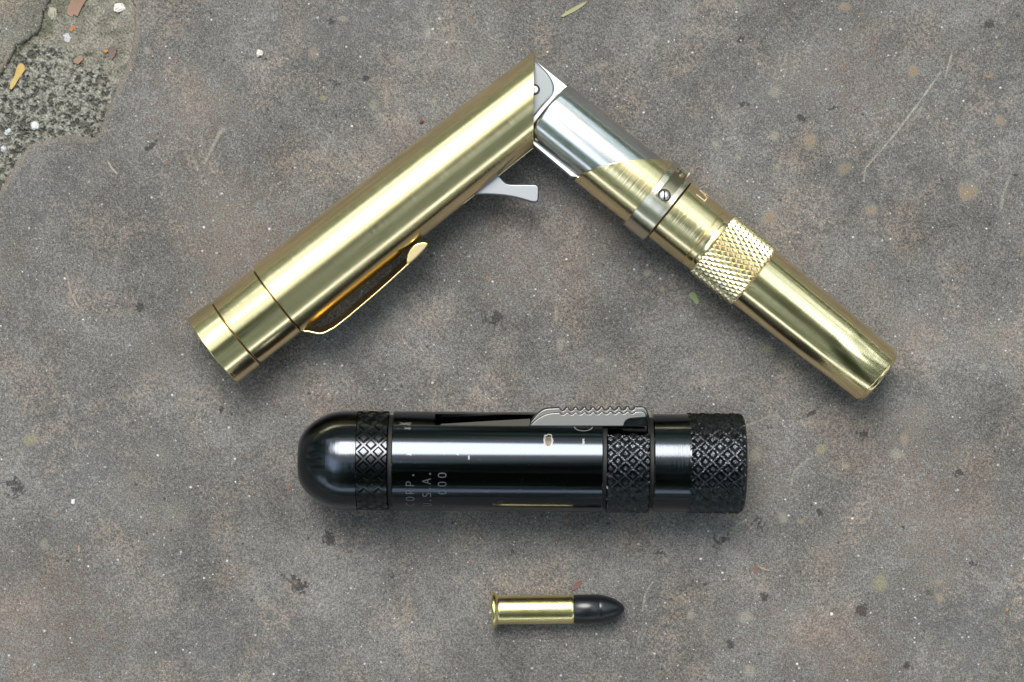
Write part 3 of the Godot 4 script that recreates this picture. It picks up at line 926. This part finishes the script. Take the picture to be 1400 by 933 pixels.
# ---------------------------------------------------------------- black pistol
func scuffed_black() -> StandardMaterial3D:
	var r := RandomNumberGenerator.new()
	r.seed = 19
	var w := 1024
	var h := 1024
	var im := Image.create(w, h, false, Image.FORMAT_RGB8)
	im.fill(Color(0.25, 0.27, 0.30))
	for i in 150:                    # short hairline scratches
		var x := r.randf() * w
		var y := r.randf() * h
		var d := Vector2.from_angle(r.randf() * TAU)
		var v := r.randf_range(0.36, 0.60)
		var wide := 1 + int(pow(r.randf(), 3.0) * 3.0)
		for k in r.randi_range(3, 26):
			for q in wide: im.set_pixel(posmod(int(x + d.x * k) + q, w), posmod(int(y + d.y * k), h), Color(v, v, v * 1.02))
	for i in 260:                    # specks where the black has come off
		var v := r.randf_range(0.45, 0.85)
		var x := r.randi_range(0, w - 1)
		var y := r.randi_range(0, h - 1)
		for q in r.randi_range(1, 5): im.set_pixel(posmod(x + q % 2, w), posmod(y + q / 2, h), Color(v, v, v))
	var m := StandardMaterial3D.new()
	m.albedo_texture = ImageTexture.create_from_image(im)
	m.metallic = 1.0
	m.roughness = 0.13
	m.uv1_scale = Vector3(0.5, 1, 1)
	return m

func black_pistol(lines: Texture2D):
	var black := scuffed_black()
	var black_turned := metal(lin(0.060, 0.067, 0.080), 0.14, lines, 0.2, Vector3(1, 1, 1))
	var black_cut := metal(lin(0.055, 0.059, 0.066), 0.2)
	var worn_tips := FastNoiseLite.new()
	worn_tips.seed = 14
	worn_tips.frequency = 0.05
	var shade := dull(Color(0.05, 0.05, 0.05), 0.6)
	var grey := metal(lin(0.19, 0.19, 0.19), 0.38)
	var worn := metal(lin(0.24, 0.24, 0.24), 0.5)
	AX = 68.5
	K = U * (1.0 - AX * U / H)
	var at := Vector2(700, 631.6)
	var root := base("black_pistol", at.x, at.y, AX, -0.45)
	tag(root, "black cylindrical pistol with domed end, knurled bands and grey steel thumb slider", "pistol")
	# dome
	var mb := MB.new()
	var prof := [Vector2(-292.4, 0), Vector2(-292.3, 14), Vector2(-292.0, 24)]
	for p in [[-291.0, 29], [-288, 35.2], [-284, 41], [-280, 45.5], [-275, 50.2], [-270, 54], [-265, 57.2], [-260, 60], [-252, 63.6], [-245, 65.8], [-237, 67.2], [-228, 67.8], [-211, 67.8]]: prof.append(Vector2(p[0], p[1]))
	revolve(mb, prof, 192)
	var dome := obj("domed_end", mb, black_turned, root)
	mb = MB.new()
	field(mb, -210.0, -168.33, 50, 21 * 24, func(x: float, a: float) -> float:
		return 67.9 - 2.9 * (1.0 - knurl(x + 210.0, a, 21.0, 20.0, 0.5)) - maxf(0.0, x + 169.2) * 1.2)
	revolve(mb, [Vector2(-167.6, 66), Vector2(-167.4, 62)])
	obj("knurled_band", mb, black_cut, dome)
	# gaps between the sections
	mb = MB.new()
	revolve(mb, [Vector2(-168, 62.5), Vector2(-161, 62.5)])
	revolve(mb, [Vector2(120, 62.5), Vector2(129, 62.5)])
	revolve(mb, [Vector2(184, 62), Vector2(193, 62)])
	obj("groove", mb, shade, root)
	# main tube, with the long slot on its far side
	mb = MB.new()
	revolve(mb, [Vector2(-162.4, 62), Vector2(-162.2, 67.0), Vector2(-161.2, 68.0), Vector2(-105, 68.0)], 192)
	var a0 := PI - 0.735
	var a1 := PI - 0.30
	shell(mb, -105, 121.5, a1, a0 + TAU, 68.0, 170)
	for a in [a0, a1]:
		mb.fquad(on_axis(-105, 68, a), on_axis(122, 68, a), on_axis(122, 48, a), on_axis(-105, 48, a), Vector3(0, cos(a), -sin(a)) * (1.0 if a == a0 else -1.0))
	for j in 16:
		var a := a0 + (a1 - a0) * j / 16.0
		var b := a0 + (a1 - a0) * (j + 1) / 16.0
		mb.fquad(on_axis(-105, 68, a), on_axis(-105, 68, b), on_axis(-105, 48, b), on_axis(-105, 48, a), Vector3.RIGHT)
	revolve(mb, [Vector2(121.5, 68.0), Vector2(122.6, 67.2), Vector2(122.8, 62)], 170, a1, a0 + TAU)
	var body := obj("main_tube", mb, black, root)
	mb = MB.new()
	shell(mb, -105, 123, a0 - 0.02, a1 + 0.02, 48.5, 20)
	obj("slot_floor", mb, shade, body)
	# stamped marking, read upwards
	mb = MB.new()
	for row in [["CORP.", -127.5, 5], ["U.S.A.", -105.0, 6], ["000", -84.0, 3]]:
		var adv := 15.0
		for i in row[0].length():
			# the last letter ends where the marking stops, 16 units below the crown
			var a: float = PI / 2 - 0.12 - (row[2] - i) * 0.19
			if row[2] == 6: a = PI / 2 - 0.12 - (row[2] - i) * 0.16
			lettering(mb, row[0].substr(i, 1), row[1], 68.15, a, 11.5, 1.0, -1.0)
	obj("stamped_marking", mb, metal(lin(0.21, 0.22, 0.235), 0.45), body)
	# small pin in its chipped hole, and a dimple low on the side
	var spot := func(called: String, x: float, z: float, rx: float, ra: float, lift: float, mat: Material, ragged: float):
		var m := MB.new()
		var am := acos(z / 68.0)
		for j in 24:
			var q := []
			for t in [j, j + 1]:
				var wob := 1.0 + ragged * sin(t % 24 * 2.3) * 0.5 + ragged * sin(t % 24 * 5.1) * 0.5
				q.append(on_axis(x + rx * wob * cos(TAU * t / 24.0), 68.0 + lift, am + ra * wob / 68.0 * sin(TAU * t / 24.0)))
			m.flat(on_axis(x, 68.0 + lift, am), q[0], q[1], around(am))
		obj(called, m, mat, body)
	spot.call("worn_ring", 48.6, -31.6, 6.8, 10.5, 0.10, worn, 0.16)
	spot.call("pin", 48.6, -30.6, 4.4, 7.0, 0.22, metal(lin(0.10, 0.09, 0.07), 0.45), 0.05)
	spot.call("dimple", -15.0, 53.0, 4.4, 4.6, 0.12, shade, 0.05)
	spot.call("chip", 96.0, -30.0, 1.5, 5.0, 0.14, worn, 0.5)
	spot.call("chip", -144.0, -52.0, 8.5, 2.6, 0.10, metal(lin(0.26, 0.26, 0.26), 0.5), 0.6)
	spot.call("chip", -141.0, -46.0, 4.5, 1.8, 0.12, metal(lin(0.26, 0.26, 0.26), 0.5), 0.6)
	spot.call("chip", -138.0, -12.0, 3.6, 1.5, 0.10, worn, 0.6)
	spot.call("chip", -58.0, -8.0, 1.2, 3.0, 0.10, worn, 0.5)
	# half-round cut below the slider
	mb = MB.new()
	for j in 20:
		var t0 := PI * j / 20.0
		var t1 := PI * (j + 1) / 20.0
		var q := func(t: float, r: float, up: float) -> Vector3:
			var z := -49.8 + r * 0.45 * sin(t)
			return on_axis(96.0 + r * cos(t), 68.0 + up, acos(z / 68.0))
		mb.fquad(q.call(t0, 11.0, 0.3), q.call(t1, 11.0, 0.3), q.call(t1, 13.0, 0.3), q.call(t0, 13.0, 0.3), Vector3(0, 1, -1))
	obj("finger_cut", mb, worn, body)
	# middle knurled ring, cut away where the slider passes
	mb = MB.new()
	field(mb, 127.6, 185.933, 70, 21 * 24, func(x: float, a: float) -> float:
		if a > PI - 0.92 and a < PI - 0.02: return 50.0
		var e := minf(x - 127.6, 186.4 - x)
		return 68.8 + 0.35 * worn_tips.get_noise_2d(x * 11.0, a * 700.0) - (4.2 + 0.4 * worn_tips.get_noise_2d(x * 9.0, a * 620.0)) * (1.0 - knurl(x - 127.6 + 5.0, a, 21.0, 20.0, 0.66667)) - maxf(0.0, 1.5 - e) * 1.0)
	revolve(mb, [Vector2(127.6, 62), Vector2(127.6, 66)])
	revolve(mb, [Vector2(186.4, 66), Vector2(186.4, 61.5)])
	obj("knurled_ring", mb, black_cut, root)
	# end cap
	mb = MB.new()
	revolve(mb, [Vector2(191.2, 60), Vector2(191.4, 65.4), Vector2(193.0, 66.8), Vector2(242, 67.2)], 192)
	revolve(mb, [Vector2(317.0, 60.0), Vector2(318.4, 52), Vector2(318.8, 40), Vector2(318.8, 0)])
	var cap := obj("end_cap", mb, black_turned, root)
	mb = MB.new()
	field(mb, 240.0, 316.667, 92, 21 * 24, func(x: float, a: float) -> float:
		var e := 317.0 - x
		var round_ := 0.0 if e > 9.0 else 9.0 - sqrt(maxf(0.0, 81.0 - (9.0 - e) * (9.0 - e)))
		return 68.8 + 0.35 * worn_tips.get_noise_2d(x * 11.0, a * 700.0) - (4.2 + 0.4 * worn_tips.get_noise_2d(x * 9.0, a * 620.0)) * (1.0 - knurl(x - 240.0, a, 21.0, 20.0, 0.66667)) * clampf((x - 239.0) / 4.0 + 0.3, 0.0, 1.0) * clampf(e / 6.0 + 0.25, 0, 1) - round_)
	obj("knurled_end", mb, black_cut, cap)
	# thumb slider: a steel fin with a scalloped back, and its foot in the slot
	mb = MB.new()
	var out := PackedVector2Array([Vector2(721, 581), Vector2(724, 575), Vector2(728.5, 569.5), Vector2(733, 564), Vector2(739, 559.2), Vector2(744, 557), Vector2(750, 556), Vector2(762, 555.4)])
	for q in 9:
		var x := 763.0 + q * 11.7
		for t in 7: out.append(Vector2(x + 1.2 + 8.0 * t / 6.0, 555.2 - q * 0.2 + 4.2 * sin(PI * t / 6.0)))
	for p in [[869, 553.6], [876, 553.4], [880.5, 555.4], [883.2, 559.5], [884.2, 565], [883.6, 568.4], [872, 570], [860, 571], [855.5, 572.5], [852.5, 576], [851, 581.4]]: out.append(Vector2(p[0], p[1]))
	for i in out.size(): out[i] -= at
	prism(mb, out, AX + 12.0, AX + 39.0, 3.0, true, 2.0)
	var slider := obj("thumb_slider", mb, grey, root)
	mb = MB.new()                    # its raised cheek, with the same scallops along a rounded shoulder
	var cheek := PackedVector2Array([Vector2(722, 581), Vector2(727, 576), Vector2(733, 571), Vector2(740, 566.5), Vector2(747, 563.6), Vector2(754, 562.4), Vector2(762, 562.0)])
	for q in 9:
		for t in 7: cheek.append(Vector2(763.0 + q * 11.7 + 1.2 + 8.0 * t / 6.0, 561.8 - q * 0.25 + 3.0 * sin(PI * t / 6.0)))
	for p in [[869, 559.6], [875, 559.2], [879.5, 561.2], [881.5, 565], [881, 568.6], [872, 570], [860, 571], [855.5, 572.5], [852.5, 576], [851, 581.2]]: cheek.append(Vector2(p[0], p[1]))
	for i in cheek.size(): cheek[i] -= at
	prism(mb, cheek, AX + 34.0, AX + 47.0, 2.4, true, 1.6)
	obj("slider_cheek", mb, metal(lin(0.21, 0.21, 0.205), 0.40), slider)
	mb = MB.new()
	prism(mb, PackedVector2Array([Vector2(-97, -52.0), Vector2(24, -60.0), Vector2(24, -49.6), Vector2(-97, -49.6)]), AX + 30, AX + 42, 0.4)
	obj("slider_foot", mb, metal(lin(0.075, 0.073, 0.064), 0.5), slider)

# ---------------------------------------------------------------- cartridge
func cartridge(lines: Texture2D):
	var brass := metal(lin(0.88, 0.76, 0.38), 0.25, lines, 0.03, Vector3(1, 1, 1))
	var lead := StandardMaterial3D.new()
	lead.albedo_color = lin(0.007, 0.008, 0.010)
	lead.roughness = 0.27
	lead.metallic_specular = 0.5
	var f := FastNoiseLite.new()
	f.seed = 6
	f.frequency = 0.05
	f.fractal_octaves = 3
	var nt := NoiseTexture2D.new()
	nt.noise = f
	nt.width = 256
	nt.height = 256
	nt.seamless = true
	AX = 22.0
	K = U * (1.0 - AX * U / H)
	var root := base("cartridge", 763, 833.6, AX, 0.7)
	tag(root, "small rimmed brass cartridge with black rounded bullet, lying below the black pistol", "cartridge")
	var mb := MB.new()
	revolve(mb, [Vector2(-90.8, 0), Vector2(-90.8, 21.5), Vector2(-90.2, 23.8), Vector2(-88.6, 25.0), Vector2(-86.6, 25.0), Vector2(-84.6, 23.6), Vector2(-82.8, 20.8), Vector2(-81.2, 19.9), Vector2(-79, 19.8),
		Vector2(18.0, 20.1), Vector2(20.4, 19.8), Vector2(21.6, 18.8), Vector2(21.8, 17.0)], 120)
	obj("case", mb, brass, root)
	mb = MB.new()
	var pr := []
	for p in [[20.5, 18.6], [22.5, 19.8], [40, 20.0], [55.5, 19.9], [56.2, 19.4], [57.0, 19.6], [62, 18.7], [68, 17.1], [72, 15.8], [76, 14.2], [80, 12.1], [84, 9.5], [87, 7.0], [89.3, 4.3], [90.6, 2.2], [91, 0]]: pr.append(Vector2(p[0], p[1]))
	revolve(mb, pr, 120)
	var b := MB.new()
	obj("bullet", mb, lead, root)

# ---------------------------------------------------------------- bits of leaf, seed and stone lying about
func litter():
	scrap("grass_blade", [766, 22.5, 775, 15.5, 786, 9, 796, 4, 803, 2, 800, 6, 790, 13, 779, 19, 770, 23.5], 0.8, 0.3, Color(0.62, 0.62, 0.42), "pale dry grass sliver at the top edge, above the open hinge", "grass blade", 1.5)
	scrap("leaf_bud", [942, 403, 944, 400, 947.5, 399.5, 951, 401.5, 952.5, 405, 954.5, 410, 955.2, 414, 953.5, 416.6, 951, 415.5, 948, 411, 944, 408], 2.0, 0.5, Color(0.50, 0.60, 0.36), "tiny pale green leaf bud below the knurled brass nut", "leaf", 0.8, 0.5)
	scrap("red_flake", [784, 803, 786, 798, 790, 794.5, 795, 794, 795, 797.5, 792, 802, 787, 806, 782, 808], 0.8, 0.3, Color(0.42, 0.24, 0.22), "dull red leaf flake just above the bullet of the cartridge", "leaf flake", 0.8)
	scrap("straw", [147, 222, 148.6, 221, 153, 228.6, 160.4, 237.2, 159.6, 239, 152, 231], 1.2, 0.2, Color(0.66, 0.62, 0.52), "short pale straw on the slab, right of the mortar corner", "straw")
	scrap("seed_husk", [12, 121, 14, 112, 19, 103, 21, 95, 24, 88, 28, 86, 32.5, 89, 33, 95, 29, 101, 24.5, 107, 19, 117, 15, 122], 2.4, -6.0, Color(0.80, 0.66, 0.32), "yellow winged seed husk lying on the mortar at left", "seed husk", 1.5)
	scrap("dead_leaf", [90, 18, 93, 8, 97, -3, 102, -12, 122, -12, 118, -2, 112, 7, 108, 15, 105, 22, 100, 19, 98, 23, 94, 21], 1.2, -5.0, Color(0.55, 0.40, 0.33), "curled pinkish brown dead leaf at the top edge of the mortar", "leaf", 4.0)
	scrap("leaf_shred", [93, 38, 97, 36, 102, 34.5, 103, 37.5, 99, 40, 97.5, 43, 95, 42], 0.8, -4.5, Color(0.70, 0.40, 0.17), "orange leaf shred below the curled brown leaf", "leaf flake", 0.6)
	scrap("brown_petal", [147, 70, 150, 65, 154, 62.5, 157.5, 65, 158, 71, 155.5, 77, 151.5, 81.5, 148.8, 77], 1.0, -5.0, Color(0.38, 0.29, 0.28), "dark purplish brown petal on the sandy mortar near the slab edge", "petal", 1.0)
	scrap("orange_petal", [140, 69, 143, 66.8, 146.5, 67, 146.8, 70, 143, 71.8], 0.8, -5.0, Color(0.76, 0.48, 0.13), "tiny bright orange petal piece touching the dark petal", "petal", 0.5)
	scrap("tan_flake", [99, 82, 102, 78.5, 108, 78, 114, 76, 112, 82, 106, 87, 101, 86], 1.2, -5.0, Color(0.56, 0.42, 0.34), "flat pinkish tan flake in the middle of the mortar", "stone flake", 0.5)
	scrap("straw_flake", [106, 747, 108, 745.5, 109.5, 750, 109, 755, 107, 756, 106, 751], 0.8, 0.2, Color(0.66, 0.50, 0.34), "small orange straw flake on the lower left of the slab", "straw", 0.4)
	scrap("rust_flake", [391.5, 665, 394, 662.5, 395.5, 666, 394.5, 671, 392.5, 669], 0.8, 0.2, Color(0.50, 0.32, 0.22), "rusty brown flake left of the black pistol's dome", "leaf flake", 0.5)
	scrap("bark_bit", [1031, 775, 1034, 773.5, 1036, 777, 1035.5, 784, 1033, 786, 1031, 781], 1.2, 0.2, Color(0.44, 0.28, 0.24), "reddish bark bit with a pale twig, lower right of the black pistol", "bark", 0.6)
	scrap("twig", [1038, 775.5, 1043, 776, 1048, 778.5, 1052, 779.5, 1051.5, 781, 1046, 780, 1040, 777.6], 1.0, 0.2, Color(0.62, 0.54, 0.44), "tiny pale twig beside the reddish bark bit", "twig", 0.3)
	scrap("yellow_flake", [1375, 833, 1377.5, 831.5, 1379.5, 833.5, 1377, 836], 0.7, 0.2, Color(0.66, 0.50, 0.20), "minute yellow flake near the lower right corner", "leaf flake", 0.2)
	scrap("brown_sliver", [1344, 101, 1350, 103.5, 1355, 102, 1360, 98.5, 1358, 104, 1352, 107.5, 1346, 105], 0.7, 0.2, Color(0.50, 0.40, 0.32), "thin brown leaf sliver right of the long scratch in the stone", "leaf flake", 0.5)
	scrap("dry_shred", [640, 25, 643, 23.5, 646, 27, 649.5, 31, 647, 32, 643, 29], 0.7, 0.2, Color(0.48, 0.34, 0.27), "reddish dry shred on the slab near the top, left of centre", "leaf flake", 0.4)
	scrap("dry_thread", [708, 325, 713, 321.5, 714, 322.5, 709.5, 326.5], 0.6, 0.2, Color(0.62, 0.60, 0.52), "short dry thread between the two arms of the brass pistol", "straw", 0.2)
	pebble("white_pebble", 162, 10, 7.5, 6.0, 4.5, -9.0, 0.2, Color(0.90, 0.88, 0.84), "white angular pebble on the mortar at the top edge", 3)
	pebble("white_pebble", 46, 172, 5.4, 6.2, 4.0, -9.0, 0.3, Color(0.80, 0.82, 0.82), "rounded white pebble low in the mortar, near the slab edge", 5)
	pebble("white_pebble", 355, 73, 4.2, 4.6, 3.0, 0.0, 0.0, Color(0.84, 0.83, 0.79), "single white pebble on the slab above the brass handle", 8)
	pebble("grey_pebble", 10, 180, 5.0, 4.2, 4.0, -8.0, 0.6, Color(0.72, 0.74, 0.76), "pale grey pebble in the mortar by the left edge", 9)
	pebble("grey_pebble", 4, 203, 4.0, 4.4, 3.0, -9.0, 0.1, Color(0.74, 0.76, 0.80), "bluish pebble at the left edge, below the other pebbles", 10)
	pebble("stone_chip", 91, 51, 5.0, 7.0, 3.0, -9.0, 0.5, Color(0.70, 0.70, 0.74), "bluish white stone chip below the orange leaf shred", 11)
	pebble("stone_chip", 71, 18, 6.0, 8.5, 4.0, -9.0, 0.2, Color(0.58, 0.56, 0.50), "rough beige stone chip beside the upper left slab", 12)
	pebble("stone_chip", 100, 686.5, 2.6, 3.2, 2.0, 0.0, 0.0, Color(0.86, 0.87, 0.90), "small white chip on the slab at the lower left", 13)
	pebble("stone_chip", 1137, 840, 1.9, 2.2, 1.6, 0.0, 0.0, Color(0.86, 0.86, 0.86), "tiny white chip at the lower right, right of the cartridge", 14)
	pebble("seed", 576, 166, 2.6, 3.0, 2.2, 0.0, 0.0, Color(0.36, 0.20, 0.16), "round reddish seed on the slab, above the brass handle", 15)
	pebble("stone_chip", 724, 78, 2.4, 2.0, 1.6, 0.0, 0.4, Color(0.80, 0.82, 0.86), "tiny bluish chip at the pointed corner of the brass tube", 16)

# ---------------------------------------------------------------- trees around, seen only as reflections and shade; one dense patch added to darken
func foliage():
	var r := RandomNumberGenerator.new()
	r.seed = 77
	var leaf := MB.new()
	var L := [Vector3(0, 0, -1), Vector3(0.32, 0.1, -0.35), Vector3(0.34, 0.1, 0.25), Vector3(0, 0, 1), Vector3(-0.34, 0.1, 0.25), Vector3(-0.32, 0.1, -0.35)]
	for i in 6:
		leaf.flat(Vector3(0, -0.04, 0), L[i], L[(i + 1) % 6], Vector3.UP)
	var clump := FastNoiseLite.new()
	clump.seed = 5
	clump.frequency = 2.2
	clump.fractal_octaves = 3
	var xf := []
	var cs := []
	while xf.size() < 20500:
		var az := r.randf() * TAU
		var ze := acos(1.0 - r.randf() * 1.02)
		var d := Vector3(sin(ze) * sin(az), cos(ze), -sin(ze) * cos(az))
		var deg := rad_to_deg(ze)
		var e := deg * sin(az)
		var n := deg * cos(az)
		var hole := Vector2((e + 8.0) / 36.0, (n - 30.0) / 29.0).length()
		hole = minf(hole, minf(Vector2((e + 25.0) / 14.0, (n + 4.0) / 19.0).length(), Vector2((e - 22.0) / 10.0, (n - 4.0) / 15.0).length()))
		var keep := smoothstep(0.85, 1.15, hole + 0.35 * clump.get_noise_3dv(d))
		# thinner towards the right and low down in front, where light comes in between the trees
		if n < -10.0 and deg > 65.0 and deg < 74.0 and absf(e) < 60.0: keep *= 0.10
		if e > 10.0 and n > 5.0 and deg < 66.0: keep *= 0.35
		keep *= 1.0 if absf(e) < 12.0 and n < 16.0 and n > -56.0 else 0.52  # dense leaves added overhead, darkening in place of an unbuilt person leaning over
		if r.randf() > keep: continue
		var dist := r.randf_range(2.8, 3.8)
		if d.y * dist < 0.06: continue
		var size := r.randf_range(0.085, 0.15)
		var b := Basis.from_euler(Vector3(r.randf() * TAU, r.randf() * TAU, r.randf() * TAU)).scaled(Vector3.ONE * size)
		xf.append(Transform3D(b, d * dist))
		var k := r.randf_range(0.7, 1.25)
		cs.append(Color(0.13 * k, 0.23 * k, 0.022 * k).lerp(Color(0.22, 0.27, 0.03), r.randf() * 0.5))
	var mm := MultiMesh.new()
	mm.transform_format = MultiMesh.TRANSFORM_3D
	mm.use_colors = true
	mm.mesh = leaf.mesh()
	mm.instance_count = xf.size()
	for i in xf.size():
		mm.set_instance_transform(i, xf[i])
		mm.set_instance_color(i, cs[i])
	var m := dull(Color.WHITE, 0.5)
	m.vertex_color_use_as_albedo = true
	m.cull_mode = BaseMaterial3D.CULL_DISABLED
	m.backlight_enabled = true
	m.backlight = Color(0.9, 1.0, 0.4)
	var o := MultiMeshInstance3D.new()
	o.name = "tree_canopy"
	o.multimesh = mm
	o.material_override = m
	add_child(o)
	tag(o, "green leafy trees all round, mirrored as green bands in the polished brass, with a dense patch added overhead to darken reflections", "trees", "", "stuff")
